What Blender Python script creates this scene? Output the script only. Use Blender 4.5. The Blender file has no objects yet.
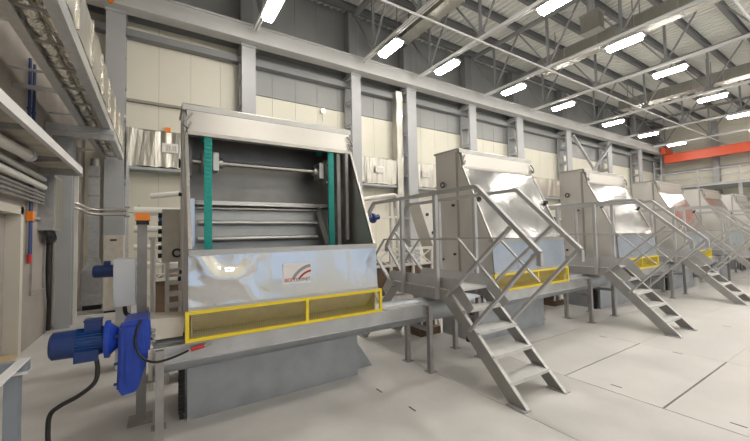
import bpy, bmesh, math, random
from mathutils import Vector, Matrix
random.seed(7)
S = bpy.context.scene
C = S.collection

# ------------------------------------------------------------------ camera
cam_d = bpy.data.cameras.new('camera'); cam = bpy.data.objects.new('camera', cam_d); C.objects.link(cam)
r = Vector((0.84389731, -0.53611421, -0.02046676)); u = Vector((-0.0054642, -0.04673504, 0.99889238)); fw = Vector((0.53647691, 0.84285075, 0.04236901))
cam.matrix_world = Matrix(((r.x, u.x, -fw.x, 0), (r.y, u.y, -fw.y, 0), (r.z, u.z, -fw.z, 1.75), (0, 0, 0, 1)))
cam_d.sensor_width = 36.0; cam_d.lens = 344.08 / 750 * 36.0; cam_d.clip_start = 0.05; cam_d.clip_end = 200
S.camera = cam
# ------------------------------------------------------------------ world, exposure
W = bpy.data.worlds.new('world'); S.world = W; W.use_nodes = True
bg = W.node_tree.nodes['Background']; bg.inputs[0].default_value = (0.68, 0.81, 1.0, 1); bg.inputs[1].default_value = 1.1
S.view_settings.view_transform = 'Standard'; S.view_settings.look = 'None'; S.view_settings.gamma = 1.0
S.view_settings.use_curve_mapping = False; S.view_settings.exposure = 0.0
LAMP_E = 70.0          # radiance of the lamp diffusers
LAMP_COL = (1.0, 0.945, 0.87)

# ------------------------------------------------------------------ materials
MATS = {}
def mat(name, col, rough=0.5, metal=0.0, var=0.0, vscale=4.0, bump=0.0, bscale=20.0, emit=None, estr=0.0, stretch=None, rvar=0.0, spec=0.5, col2=None):
    m = bpy.data.materials.new(name); m.use_nodes = True; MATS[name] = m
    nt = m.node_tree; b = nt.nodes['Principled BSDF']
    b.inputs['Base Color'].default_value = (*col, 1); b.inputs['Roughness'].default_value = rough; b.inputs['Metallic'].default_value = metal
    b.inputs['Specular IOR Level'].default_value = spec
    tc = nt.nodes.new('ShaderNodeTexCoord'); mp = nt.nodes.new('ShaderNodeMapping'); nt.links.new(tc.outputs['Object'], mp.inputs[0])
    if stretch: mp.inputs['Scale'].default_value = stretch
    if var or rvar:
        n = nt.nodes.new('ShaderNodeTexNoise'); n.inputs['Scale'].default_value = vscale; n.inputs['Detail'].default_value = 5
        nt.links.new(mp.outputs[0], n.inputs['Vector'])
        if var:
            cr = nt.nodes.new('ShaderNodeValToRGB'); c2 = col2 or tuple(max(0, c * (1 - var)) for c in col)
            cr.color_ramp.elements[0].position = 0.35; cr.color_ramp.elements[1].position = 0.65
            cr.color_ramp.elements[0].color = (*c2, 1); cr.color_ramp.elements[1].color = (*col, 1)
            nt.links.new(n.outputs['Fac'], cr.inputs[0]); nt.links.new(cr.outputs[0], b.inputs['Base Color'])
        if rvar:
            mr = nt.nodes.new('ShaderNodeMapRange'); mr.inputs['From Min'].default_value = 0.3; mr.inputs['From Max'].default_value = 0.7
            mr.inputs['To Min'].default_value = max(0.03, rough - rvar); mr.inputs['To Max'].default_value = rough + rvar
            nt.links.new(n.outputs['Fac'], mr.inputs['Value']); nt.links.new(mr.outputs[0], b.inputs['Roughness'])
    if bump:
        n2 = nt.nodes.new('ShaderNodeTexNoise'); n2.inputs['Scale'].default_value = bscale; n2.inputs['Detail'].default_value = 3
        nt.links.new(mp.outputs[0], n2.inputs['Vector'])
        bp = nt.nodes.new('ShaderNodeBump'); bp.inputs['Strength'].default_value = bump; bp.inputs['Distance'].default_value = 0.05
        nt.links.new(n2.outputs['Fac'], bp.inputs['Height']); nt.links.new(bp.outputs[0], b.inputs['Normal'])
    if emit:
        b.inputs['Emission Color'].default_value = (*emit, 1); b.inputs['Emission Strength'].default_value = estr
    return m
mat('stainless', (0.76, 0.745, 0.72), 0.42, 1.0, var=0.06, vscale=3, bump=0.10, bscale=1.6, rvar=0.07)
mat('stainless_front', (0.50, 0.50, 0.495), 0.17, 1.0, bump=0.24, bscale=1.8, rvar=0.05, vscale=3)
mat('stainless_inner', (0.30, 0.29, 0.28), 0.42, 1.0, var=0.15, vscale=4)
mat('stainless_bright', (0.47, 0.455, 0.43), 0.36, 1.0, bump=0.04, bscale=2)
mat('stainless_dull', (0.52, 0.52, 0.51), 0.45, 1.0, var=0.15, vscale=5, rvar=0.08)
mat('bluish_steel', (0.42, 0.47, 0.54), 0.34, 0.8, var=0.12, vscale=4, rvar=0.08)  # steel with a bluish base tint, for the closed machines' lower front panels
mat('tub_steel', (0.44, 0.465, 0.50), 0.5, 0.7, var=0.22, vscale=3.5, rvar=0.1)
mat('conveyor_steel', (0.56, 0.57, 0.58), 0.38, 0.8, var=0.2, vscale=4, rvar=0.1)
mat('bridge_grey', (0.47, 0.475, 0.48), 0.5, 0.35, var=0.08, vscale=6)
mat('stringer_grey', (0.36, 0.355, 0.345), 0.5, 0.3, var=0.1, vscale=6)
mat('tread_grey', (0.60, 0.60, 0.59), 0.55, 0.2, var=0.1, vscale=9)
mat('leg_grey', (0.36, 0.35, 0.34), 0.5, 0.4, var=0.2, vscale=7)
mat('column_paint', (0.40, 0.41, 0.42), 0.5, 0.0, var=0.06, vscale=1.2)
mat('beam_paint', (0.60, 0.60, 0.59), 0.33, 0.0, var=0.06, vscale=1.0)
mat('truss_paint', (0.25, 0.255, 0.26), 0.55)
mat('chord_paint', (0.68, 0.68, 0.68), 0.5)
mat('purlin_paint', (0.17, 0.175, 0.18), 0.6)
mat('roof_steel', (0.86, 0.86, 0.82), 0.5, 0.0, var=0.05, vscale=0.6)
mat('panel_cream', (0.73, 0.705, 0.60), 0.5, 0.0, var=0.04, vscale=0.8)
mat('panel_grey', (0.31, 0.32, 0.315), 0.5, 0.0, var=0.05, vscale=0.8)
mat('seam_dark', (0.30, 0.29, 0.25), 0.7)
mat('mottled', (0.62, 0.57, 0.48), 0.7, var=0.3, vscale=3.5)
mat('plaster', (0.37, 0.335, 0.30), 0.8, 0.0, var=0.16, vscale=1.6, bump=0.1, bscale=12)
mat('door_brown', (0.36, 0.33, 0.30), 0.6, var=0.08, vscale=2)
mat('door_frame', (0.60, 0.57, 0.50), 0.6)
mat('concrete', (0.585, 0.57, 0.55), 0.5, 0.0, var=0.20, vscale=1.3, rvar=0.12, bump=0.03, bscale=30)
mat('floor_panel', (0.59, 0.575, 0.55), 0.48, 0.0, var=0.13, vscale=1.4, rvar=0.1, bump=0.03, bscale=30)
mat('joint_dark', (0.05, 0.045, 0.04), 0.8)
mat('yellow', (0.80, 0.62, 0.03), 0.45)
mat('blue_mid', (0.012, 0.06, 0.24), 0.35)
mat('blue', (0.012, 0.055, 0.42), 0.33, var=0.15, vscale=8)
mat('blue_dark', (0.012, 0.035, 0.15), 0.4)
mat('pipe_blue', (0.04, 0.07, 0.20), 0.4)
mat('teal', (0.01, 0.36, 0.31), 0.5, var=0.15, vscale=30)
mat('black', (0.015, 0.015, 0.016), 0.5)
mat('orange', (0.85, 0.22, 0.01), 0.35)
mat('crane_red', (0.62, 0.085, 0.03), 0.45)
mat('red', (0.55, 0.03, 0.03), 0.4)
mat('white_paint', (0.72, 0.71, 0.67), 0.45, var=0.06, vscale=5)
mat('box_grey', (0.62, 0.65, 0.69), 0.4)
mat('cream_steel', (0.62, 0.58, 0.50), 0.45, var=0.12, vscale=8)
mat('foil', (0.78, 0.75, 0.68), 0.24, 1.0, bump=0.9, bscale=7, stretch=(1, 1, 0.35), var=0.1, vscale=5)
mat('foil_wall', (0.50, 0.485, 0.44), 0.36, 1.0, bump=0.5, bscale=6, stretch=(1.6, 1.6, 0.3), var=0.1, vscale=5)
mat('galvanised', (0.60, 0.61, 0.62), 0.36, 0.9, var=0.12, vscale=12)
mat('rust', (0.16, 0.10, 0.065), 0.7, var=0.3, vscale=6)
mat('wood', (0.55, 0.42, 0.26), 0.6, var=0.15, vscale=5, stretch=(1, 8, 1))
mat('slate_paint', (0.22, 0.25, 0.29), 0.45)
mat('plate_white', (0.72, 0.70, 0.70), 0.45)
mat('print_grey', (0.16, 0.155, 0.16), 0.6)
mat('print_red', (0.42, 0.02, 0.03), 0.6)
mat('lamp_glow', (1, 0.95, 0.85), 0.5, emit=LAMP_COL, estr=LAMP_E)
mat('lamp_small', (1, 0.8, 0.5), 0.5, emit=(1.0, 0.75, 0.4), estr=6)
mat('beacon_orange', (0.95, 0.28, 0.01), 0.25)

def dented():
    m = mat('stainless_dented', (0.62, 0.62, 0.62), 0.16, 1.0); nt = m.node_tree; b = nt.nodes['Principled BSDF']
    tc = nt.nodes.new('ShaderNodeTexCoord'); sx = nt.nodes.new('ShaderNodeSeparateXYZ'); nt.links.new(tc.outputs['Object'], sx.inputs[0])
    mr = nt.nodes.new('ShaderNodeMapRange'); mr.inputs['From Min'].default_value = -.25; mr.inputs['From Max'].default_value = -.6
    mr.inputs['To Min'].default_value = .12; mr.inputs['To Max'].default_value = 1.0; nt.links.new(sx.outputs['X'], mr.inputs['Value'])
    n = nt.nodes.new('ShaderNodeTexNoise'); n.inputs['Scale'].default_value = 2.6; n.inputs['Detail'].default_value = 1; n.inputs['Distortion'].default_value = 1.2
    nt.links.new(tc.outputs['Object'], n.inputs['Vector'])
    mu = nt.nodes.new('ShaderNodeMath'); mu.operation = 'MULTIPLY'; nt.links.new(n.outputs['Fac'], mu.inputs[0]); nt.links.new(mr.outputs[0], mu.inputs[1])
    bp = nt.nodes.new('ShaderNodeBump'); bp.inputs['Strength'].default_value = .55; bp.inputs['Distance'].default_value = .12
    nt.links.new(mu.outputs[0], bp.inputs['Height']); nt.links.new(bp.outputs[0], b.inputs['Normal'])
dented()
# ------------------------------------------------------------------ mesh helpers
class MB:
    def __init__(s): s.v = []; s.f = []; s.sm = []
    def add(s, vs, fs, sm=False):
        o = len(s.v); s.v += [tuple(p) for p in vs]; s.f += [tuple(i + o for i in f) for f in fs]; s.sm += [sm] * len(fs); return s
    def box(s, x0, x1, y0, y1, z0, z1):
        return s.add([(x0,y0,z0),(x1,y0,z0),(x1,y1,z0),(x0,y1,z0),(x0,y0,z1),(x1,y0,z1),(x1,y1,z1),(x0,y1,z1)],
                     [(0,3,2,1),(4,5,6,7),(0,1,5,4),(1,2,6,5),(2,3,7,6),(3,0,4,7)])
    def beam(s, p, q, w, h, up=(0,0,1)):
        p, q = Vector(p), Vector(q); d = (q - p).normalized(); up = Vector(up)
        side = d.cross(up)
        if side.length < 1e-4: side = d.cross(Vector((1,0,0)))
        side.normalize(); uu = side.cross(d)
        a = side * (w / 2); b = uu * (h / 2)
        vs = [p - a - b, p + a - b, p + a + b, p - a + b, q - a - b, q + a - b, q + a + b, q - a + b]
        return s.add(vs, [(0,3,2,1),(4,5,6,7),(0,1,5,4),(1,2,6,5),(2,3,7,6),(3,0,4,7)])
    def cyl(s, p, q, r1, r2=None, n=16, caps=True):
        p, q = Vector(p), Vector(q); r2 = r1 if r2 is None else r2; d = (q - p).normalized()
        a = d.orthogonal().normalized(); b = d.cross(a)
        vs = []
        for c, rr in ((p, r1), (q, r2)):
            for i in range(n):
                t = 2 * math.pi * i / n; vs.append(c + a * (rr * math.cos(t)) + b * (rr * math.sin(t)))
        s.add(vs, [(i, (i + 1) % n, n + (i + 1) % n, n + i) for i in range(n)], True)
        if caps: s.add(vs, [tuple(range(n - 1, -1, -1)), tuple(range(n, 2 * n))])
        return s
    def prism(s, pts, axis, a0, a1):
        n = len(pts)
        def P(a, p): return {'x': (a, p[0], p[1]), 'y': (p[0], a, p[1]), 'z': (p[0], p[1], a)}[axis]
        vs = [P(a0, p) for p in pts] + [P(a1, p) for p in pts]
        return s.add(vs, [(i, (i + 1) % n, n + (i + 1) % n, n + i) for i in range(n)] + [tuple(range(n - 1, -1, -1)), tuple(range(n, 2 * n))])
    def tube(s, pts, rad, n=8, closed=False):
        pts = [Vector(p) for p in pts]; m = len(pts); ref = None; vs = []
        for i, p in enumerate(pts):
            if closed: d = pts[(i + 1) % m] - pts[i - 1]
            else: d = (pts[min(i + 1, m - 1)] - pts[max(i - 1, 0)])
            d.normalize()
            if ref is None: ref = d.orthogonal().normalized()
            ref = (ref - d * ref.dot(d)).normalized(); b = d.cross(ref)
            for k in range(n):
                t = 2 * math.pi * k / n; vs.append(p + ref * (rad * math.cos(t)) + b * (rad * math.sin(t)))
        fs = []
        for i in range(m if closed else m - 1):
            j = (i + 1) % m
            for k in range(n): fs.append((i * n + k, i * n + (k + 1) % n, j * n + (k + 1) % n, j * n + k))
        s.add(vs, fs, True)
        if not closed: s.add(vs, [tuple(range(n - 1, -1, -1)), tuple((m - 1) * n + k for k in range(n))])
        return s
    def ring(s, c, axis, R, rad, n=18):
        c = Vector(c); ax = Vector(axis).normalized(); a = ax.orthogonal().normalized(); b = ax.cross(a)
        return s.tube([c + a * (R * math.cos(2 * math.pi * i / n)) + b * (R * math.sin(2 * math.pi * i / n)) for i in range(n)], rad, 6, True)
    def build(s, name, m, parent=None, world=True, kind=None):
        off = Vector((0, 0, 0))
        if parent is not None and world:
            pr = parent
            while pr is not None: off += pr.location; pr = pr.parent
        me = bpy.data.meshes.new(name); me.from_pydata([tuple(Vector(p) - off) for p in s.v], [], s.f)
        me.polygons.foreach_set('use_smooth', s.sm)
        bm = bmesh.new(); bm.from_mesh(me); bmesh.ops.recalc_face_normals(bm, faces=bm.faces); bm.to_mesh(me); bm.free()
        me.materials.append(MATS[m]); me.update()
        o = bpy.data.objects.new(name, me); C.objects.link(o); o.parent = parent
        if kind: o['kind'] = kind
        return o
def arc(c, R, a0, a1, n, plane='xz', y=0):
    out = []
    for i in range(n + 1):
        t = math.radians(a0 + (a1 - a0) * i / n); p, q = c[0] + R * math.cos(t), c[1] + R * math.sin(t)
        out.append({'xz': (p, y, q), 'yz': (y, p, q), 'xy': (p, q, y)}[plane])
    return out
def smooth_path(pts, n=6):
    P = [Vector(p) for p in pts]; P = [P[0] * 2 - P[1]] + P + [P[-1] * 2 - P[-2]]; out = []
    for i in range(1, len(P) - 2):
        for k in range(n):
            t = k / n; a, b, c, d = P[i-1], P[i], P[i+1], P[i+2]
            out.append(0.5 * ((2*b) + (c - a) * t + (2*a - 5*b + 4*c - d) * t*t + (3*b - a - 3*c + d) * t**3))
    out.append(P[-2]); return out
def tag(o, label, cat, group=None):
    o['label'] = label; o['category'] = cat
    if group: o['group'] = group
    return o
def thing(name, label, cat, loc=(0, 0, 0), group=None):
    o = bpy.data.objects.new(name, None); C.objects.link(o); o.location = loc; o.empty_display_size = 0.1
    return tag(o, label, cat, group)
def copy_tree(o, parent=None):
    c = o.copy(); C.objects.link(c); c.parent = parent
    for ch in list(o.children): copy_tree(ch, c)
    return c
def dup(o, loc, label):
    c = copy_tree(o); c.location = loc; c['label'] = label; return c
def struct(o): o['kind'] = 'structure'; return o
ORD = ['first', 'second', 'third', 'fourth', 'fifth', 'sixth', 'seventh', 'eighth', 'ninth', 'tenth', 'eleventh', 'twelfth', 'thirteenth', 'fourteenth', 'fifteenth', 'sixteenth', 'seventeenth']

# ================================================================== SETTING
XL, XE, YB, YF, ZR = -1.8, 41.5, 13.2, -10.0, 11.6
PX0 = 4.19; PDX = 2.1; PYS = [3.335, 2.37, 1.41, 0.445, -0.52, -1.485, -2.45]
floor = struct(MB().box(XL - 1.2, XE + .3, YF - .3, YB + .3, -0.3, -0.02).build('floor', 'joint_dark'))
# concrete screed around the panel field
scr = MB()
PX1 = PX0 + PDX * 9
scr.box(XL - 1.2, 2.985, YF - .3, YB + .3, -0.02, 0.0)
scr.box(2.993, PX0 - .006, YF - .3, YB + .3, -0.02, 0.0)
scr.box(PX0 - .006, PX1, PYS[0] + .006, YB + .3, -0.02, 0.0).box(PX0 - .006, PX1, YF - .3, PYS[-1] - .006, -0.02, 0.0)
scr.box(PX1, XE + .3, YF - .3, YB + .3, -0.02, 0.0)
scr.build('screed', 'concrete', floor)
for i in range(9):
    for j in range(6):
        x0 = PX0 + PDX * i; y1 = PYS[j]; y0 = PYS[j + 1]
        g = 0.004 if i == 0 else 0.0012; gy_ = 0.009 if i == 0 else 0.0012
        o = MB().box(x0 + g, x0 + PDX - g, y0 + gy_, y1 - gy_, -0.02, 0.001).build('floor_panel', 'floor_panel', floor)
        ym = (y0 + y1) / 2
        for sx in {0: (x0 + .17, x0 + PDX - .08), 2: (x0 + .17,)}.get(i, ()):
            MB().box(sx, sx + .018, ym - .055, ym + .055, 0.001, 0.0016).build('lifting_slot', 'joint_dark', o)
for (sx, sy) in ((2.12, 3.33), (2.17, 2.80)):
    MB().box(sx, sx + .018, sy - .055, sy + .055, 0.0, 0.0008).build('lifting_slot', 'joint_dark', floor)

# back wall with its vertical cladding panels
wb = struct(MB().box(XL - 1.2, XE + .3, YB, YB + .25, 0, ZR + .3).build('wall_back', 'seam_dark'))
cols = [(-1.27, -.81), (2.50, 2.97), (6.87, 7.31), (9.80, 10.33), (13.95, 14.47), (18.0, 18.6), (23.4, 24.0), (29.2, 29.8), (34.7, 35.3), (39.6, 40.2)]
w = 0.93; x = -1.81; i = 0
while x < XE:
    for b, (z0, z1) in enumerate(((0.0, 2.6), (2.62, 5.27), (5.30, 6.15), (6.18, 7.12), (7.15, 8.72), (8.75, ZR))):
        if x < 2.0 and b == 3: z1 = 8.72
        if x < 2.0 and b == 4: continue
        if x >= 2.0 and b == 2: z1 = 7.12
        if x >= 2.0 and b == 3: continue
        grey = (b == 4 and x > 2.6) or b == 5
        MB().box(x + .004, min(x + w, XE) - .004, YB - .04, YB, z0 + .004, z1 - .004).build('wall_panel', 'panel_grey' if grey else 'panel_cream', wb)
    x += w; i += 1
for k, z in enumerate((5.285, 6.165)):
    t = struct(MB().box(XL, 2.45 if k else XE, YB - (.14 if k else .075), YB - .04, z - (.04 if k else .018), z + (.04 if k else .018)).build('trim_%d' % (k + 1), 'seam_dark'))
t = struct(MB().box(XL, XE, YB - .34, YB - .042, 8.12, 8.34).build('trim_3', 'truss_paint'))

# left wall with a door opening
wl = MB()
DY0, DY1, DZ = 5.5, 7.55, 2.24
wl.box(XL - .3, XL, YF, DY0, 0, ZR).box(XL - .3, XL, DY1, YB, 0, ZR).box(XL - .3, XL, DY0, DY1, DZ, ZR)
struct(wl.build('wall_left', 'plaster'))
dr = struct(MB().box(XL - .22, XL - .16, DY0 + .05, DY1 - .05, 0.0, DZ - .05).build('door_1', 'door_brown'))
MB().box(XL - .3, XL + .015, DY1 - .05, DY1 + .08, 0, DZ + .07).box(XL - .3, XL + .015, DY0 - .08, DY0 + .05, 0, DZ + .07).box(XL - .3, XL + .015, DY0 - .08, DY1 + .08, DZ - .05, DZ + .07).build('door_frame', 'door_frame', dr)
for k in range(5): MB().box(XL - .16, XL - .15, DY0 + .1 + k * .4, DY0 + .11 + k * .4, 0.02, DZ - .06).build('door_rib', 'door_frame', dr)

# end wall, horizontal cladding
we = struct(MB().box(XE, XE + .25, YF, YB, 0, ZR + .3).build('wall_end', 'seam_dark'))
for bi in range(11):
    for (y0, y1) in ((7.2, YB - .05), (1.4, 7.2), (-4.4, 1.4), (YF, -4.4)):
        MB().box(XE - .04, XE, y0 + .006, y1 - .006, bi * 1.05 + .008, bi * 1.05 + 1.042).build('wall_panel', 'panel_cream', we)
# front wall (behind the camera) with tall daylight openings
wf = MB(); WZ0, WZ1 = 0.9, 4.6
wins = [(-1.4 + 4.8 * i, -1.4 + 4.8 * i + 3.9) for i in range(9)]
wf.box(XL - .3, XE + .3, YF - .25, YF, 0, WZ0).box(XL - .3, XE + .3, YF - .25, YF, WZ1, ZR)
px = XL - .3
for (a, b) in wins:
    wf.box(px, a, YF - .25, YF, WZ0, WZ1); px = b
wf.box(px, XE + .3, YF - .25, YF, WZ0, WZ1)
struct(wf.build('wall_front', 'panel_cream'))
for i, (a, b) in enumerate(wins):
    m = MB().box(a, b, YF - .15, YF - .08, WZ0, WZ0 + .06).box(a, b, YF - .15, YF - .08, WZ1 - .06, WZ1)
    for q in range(5): xx = a + (b - a - .06) * q / 4; m.box(xx, xx + .06, YF - .15, YF - .08, WZ0 + .06, WZ1 - .06)
    struct(m.build('window_%d' % (i + 1), 'column_paint'))
# corrugated roof deck
cm = MB(); vs = []; fs = []; x = XL - .3; prof = []
while x < XE + .3:
    prof += [(x, ZR), (x + .11, ZR), (x + .15, ZR + .09), (x + .26, ZR + .09)]; x += .30
for (px_, pz) in prof: vs += [(px_, YF - .3, pz), (px_, YB + .3, pz)]
for i in range(len(prof) - 1): fs.append((2*i, 2*i+1, 2*i+3, 2*i+2))
cm.add(vs, fs); struct(cm.build('ceiling', 'roof_steel'))
struct(MB().box(XL - .4, XE + .4, YF - .4, YB + .4, ZR + .12, ZR + .2).build('ceiling', 'purlin_paint'))

# ================================================================== HALL STEELWORK
for i, (a, b) in enumerate(cols):
    t = thing('steel_column', '%s steel column from the left along the cream back wall' % ORD[i], 'column', ((a + b) / 2, 12.75, 0), 'steel columns along the back wall')
    MB().box(a, b, 12.40, 12.50, 0, 8.55).build('front_flange', 'column_paint', t)
    MB().box(a, b, 12.98, 13.08, 0, 8.55).build('rear_flange', 'column_paint', t)
    sh = None
    for k in range(9):
        z = .5 + k * .98
        if sh is None: o = sh = MB().box(a, a + .04, 12.5, 12.98, z, z + .12).build('batten', 'column_paint', t)
        else: o = sh.copy(); C.objects.link(o); o.location = (0, 0, k * .98); o.parent = t
        o2 = o.copy(); C.objects.link(o2); o2.location = (b - a - .04, 0, k * .98); o2.parent = t
    MB().box(a - .03, b + .03, 12.36, 13.1, 8.50, 8.58).build('cap_plate', 'column_paint', t)
    MB().box(a + .02, b - .02, 12.62, 12.98, 8.58, 11.5).build('upper_shaft', 'truss_paint', t)

t = thing('crane_beam', 'long grey crane runway beam along the back wall columns', 'beam', (19.8, 12.3, 8.58))
MB().box(XL + .02, 41.2, 12.16, 12.20, 8.64, 9.14).build('web_plate', 'beam_paint', t)
MB().box(XL + .02, 41.2, 12.06, 12.52, 8.58, 8.64).build('lower_flange', 'beam_paint', t)
MB().box(XL + .02, 41.2, 12.10, 12.48, 9.14, 9.20).build('upper_flange', 'beam_paint', t)
MB().box(XL + .02, 41.2, 12.26, 12.32, 9.20, 9.26).build('rail', 'leg_grey', t)
for k in range(11):
    MB().box(.9 + k * 3.7, .92 + k * 3.7, 12.20, 12.44, 8.64, 9.14).build('stiffener', 'beam_paint', t)
for (x_, lab) in ((-1.22, 'small orange tag at the left end of the crane beam'),):
    o = MB().box(x_, x_ + .17, 12.02, 12.055, 8.58, 8.72).box(x_ + .04, x_ + .12, 12.01, 12.06, 8.52, 8.58).build('orange_tag', 'orange'); tag(o, lab, 'tag')

TX = [-1.2, 2.85, 7.16, 10.08, 14.44, 18.65, 24.5, 30.6, 36.4]
NY = [11.1, 8.3, 5.5, 2.7, -.1, -2.9, -5.7, -8.5]
ZB, ZT = 8.9, 11.15
tr = None
for i, X in enumerate(TX):
    lab = '%s roof truss from the left above the machine hall' % ORD[i]
    if tr is None:
        tr = thing('roof_truss', lab, 'truss', (X, 1.2, ZB), 'roof trusses across the hall')
        MB().box(X - .075, X - .025, -9.7, 11.9, ZB - .05, ZB + .06).box(X + .025, X + .075, -9.7, 11.9, ZB - .05, ZB + .06).build('bottom_chord', 'chord_paint', tr)
        MB().box(X - .10, X + .10, -9.7, 12.6, ZT, ZT + .14).build('top_chord', 'truss_paint', tr)
        for y in NY:
            MB().box(X - .045, X + .045, y - .045, y + .045, ZB + .06, ZT).build('vertical', 'truss_paint', tr)
            MB().prism([(y - .3, ZB + .06), (y + .3, ZB + .06), (y + .09, ZB + .3), (y - .09, ZB + .3)], 'x', X - .012, X + .012).build('gusset', 'truss_paint', tr)
        for a, b in zip(NY[:-1], NY[1:]):
            m_ = (a + b) / 2
            MB().beam((X, a, ZB + .1), (X, m_, ZT), .06, .06).build('diagonal', 'truss_paint', tr)
            MB().beam((X, b, ZB + .1), (X, m_, ZT), .06, .06).build('diagonal', 'truss_paint', tr)
        MB().beam((X, 11.1, ZB + .1), (X, 12.5, ZT), .08, .08).build('diagonal', 'truss_paint', tr)
    else: dup(tr, (X, 1.2, ZB), lab)
k = 0; pu = None
for y in [12.5] + [v for a, b in zip(NY[:-1], NY[1:]) for v in (a, (a + b) / 2)] + [NY[-1]]:
    k += 1
    if pu is None:
        pu = MB().box(XL, XE, y - .08, y + .08, ZT + .14, ZT + .16).box(XL, XE, y - .008, y + .008, ZT + .16, ZR - .02).box(XL, XE, y - .08, y + .08, ZR - .02, ZR).build('roof_purlin', 'purlin_paint')
        pu0 = y; o = pu
    else:
        o = pu.copy(); C.objects.link(o); o.location = (0, y - pu0, 0)
    tag(o, 'dark purlin under the roof deck, %s one out from the back wall' % ORD[k - 1], 'purlin', 'roof purlins')
for k, y in enumerate((8.3, 2.7, -2.9)):
    o = MB().cyl((XL, y, ZB - .085), (XE, y, ZB - .085), .035, n=10).build('tie_bar', 'chord_paint')
    tag(o, ['pale long tie bar crossing the truss bottom chords nearest the back wall', 'pale long tie bar under the trusses above the camera', 'pale long tie bar under the trusses behind the camera'][k], 'tie bar', 'tie bars below the trusses')

# roof lamps
lamp0 = None
LX = [2.95, 7.33, 10.2, 14.62, 19.0, 24.9, 30.3, 35.8]
LROW = [(10.2, 'in the row along the crane beam'), (5.5, 'in the second row out from the crane beam'), (.8, None), (-4.0, None), (-8.0, None)]
def make_lamp(X, Y, lab):
    t = thing('roof_lamp', lab, 'lamp', (X, Y, 8.72), 'roof lamps')
    MB().prism([(X - .22, 8.70), (X + .22, 8.70), (X + .12, 8.80), (X - .12, 8.80)], 'y', Y - .62, Y + .62).build('housing', 'galvanised', t)
    MB().prism([(X - .19, 8.70), (X + .19, 8.70), (X + .13, 8.585), (X - .13, 8.585)], 'y', Y - .53, Y + .53).build('diffuser', 'lamp_glow', t)
    for q in (-.48, .48): MB().box(X - .02, X + .02, Y + q - .02, Y + q + .02, 8.80, 8.86).build('bracket', 'leg_grey', t)
    return t
for (Y, rown) in LROW:
    for i, X in enumerate(LX):
        if rown: lab = 'glowing roof lamp, %s from the left %s' % (ORD[i], rown)
        else: lab = 'roof lamp over the open floor on the camera side'
        if lamp0 is None: lamp0 = make_lamp(X, Y, lab)
        else: dup(lamp0, (X, Y, 8.72), lab)

# bracing in one bay of the back wall
t = thing('wall_bracing', 'crossed diagonal bracing bars between two distant wall columns', 'bracing', (26.6, 12.3, 4.8))
MB().beam((24.0, 12.30, 8.3), (29.2, 12.30, 4.2), .16, .10).build('brace', 'column_paint', t)
MB().beam((24.0, 12.19, 4.2), (29.2, 12.19, 8.3), .16, .10).build('brace', 'column_paint', t)

# foil wrapped wall ducts between the columns
for i in range(6):
    a = cols[i][1] + (.19 if i == 3 else .03); b = cols[i + 1][0] - (.54 if i == 2 else .03); d = (a + b) / 2
    t = thing('wall_duct', 'foil-wrapped duct on the back wall between the %s and %s columns' % (ORD[i], ORD[i + 1]), 'duct', (d, 12.9, 4.0), 'foil ducts on the back wall')
    n = 22; vs = []
    for k in range(n + 1):
        xx = a + (b - a) * k / n; j1 = random.uniform(-.03, .03); j2 = random.uniform(-.03, .03)
        vs += [(xx, 12.62 + j1, 4.02 + j2), (xx, 12.62 + j2, 5.15 + j1), (xx, 13.1, 5.15 + j1), (xx, 13.1, 4.02 + j2)]
    fs = [(4*k + q, 4*k + (q + 1) % 4, 4*k + 4 + (q + 1) % 4, 4*k + 4 + q) for k in range(n) for q in range(4)] + [(3, 2, 1, 0), (4*n, 4*n+1, 4*n+2, 4*n+3)]
    MB().add(vs, fs).build('foil_wrap', 'foil_wall', t)
    lx = {0: .36, 2: 8.30, 3: 10.95}.get(i)
    if lx:
        p = MB().box(lx - .22, lx + .22, 12.55, 12.57, 4.48, 4.78).build('label_plate', 'plate_white', t)
        MB().box(lx - .17, lx + .17, 12.545, 12.55, 4.54, 4.72).build('print', 'foil_wall', p)
    MB().box(a, b, 12.60, 13.12, 3.90, 3.985).build('support_rail', 'column_paint', t)
o = MB(); vs = []
for k in range(16):
    z = 3.0 + k * .36; j = random.uniform(-.03, .03)
    vs += [(9.32 + j, 12.62, z), (9.66 + j, 12.60 + j, z), (9.66, 12.95, z), (9.32, 12.95, z)]
o.add(vs, [(4*k+q, 4*k+(q+1)%4, 4*k+4+(q+1)%4, 4*k+4+q) for k in range(15) for q in range(4)] + [(3,2,1,0), (60,61,62,63)])
tag(o.build('riser_duct', 'foil_wall'), 'tall foil-wrapped riser duct beside the fourth wall column', 'duct')
o = MB().cyl((10.42, 12.6, 1.0), (10.42, 12.6, 8.5), .05, n=10).build('riser_pipe', 'galvanised'); tag(o, 'slim bare vertical pipe at the right edge of the fourth column', 'pipe')

# small warm lamps low under the crane beam
for (x_, z_, lab) in ((5.85, 6.98, 'small warm bulkhead lamp on the grey wall band left of the third column'), (14.75, 6.75, 'small warm bulkhead lamp beside the fifth wall column')):
    t = thing('bulkhead_lamp', lab, 'lamp', (x_, 13.1, z_), 'small wall lamps')
    MB().cyl((x_, 13.14, z_), (x_, 13.05, z_), .10, n=14).build('backplate', 'galvanised', t)
    MB().cyl((x_, 13.05, z_), (x_, 12.96, z_), .08, .05, n=14).build('globe', 'lamp_small', t)
    MB().cyl((x_, 13.09, z_ - .45), (x_, 13.09, z_ - .1), .02, n=8).build('conduit', 'galvanised', t)
o = MB().box(.22, .38, 13.05, 13.12, 5.28, 5.42).box(.27, .33, 13.03, 13.07, 5.22, 5.28).build('orange_tag', 'orange'); tag(o, 'small orange tag on the wall trim above the left foil duct', 'tag')

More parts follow.
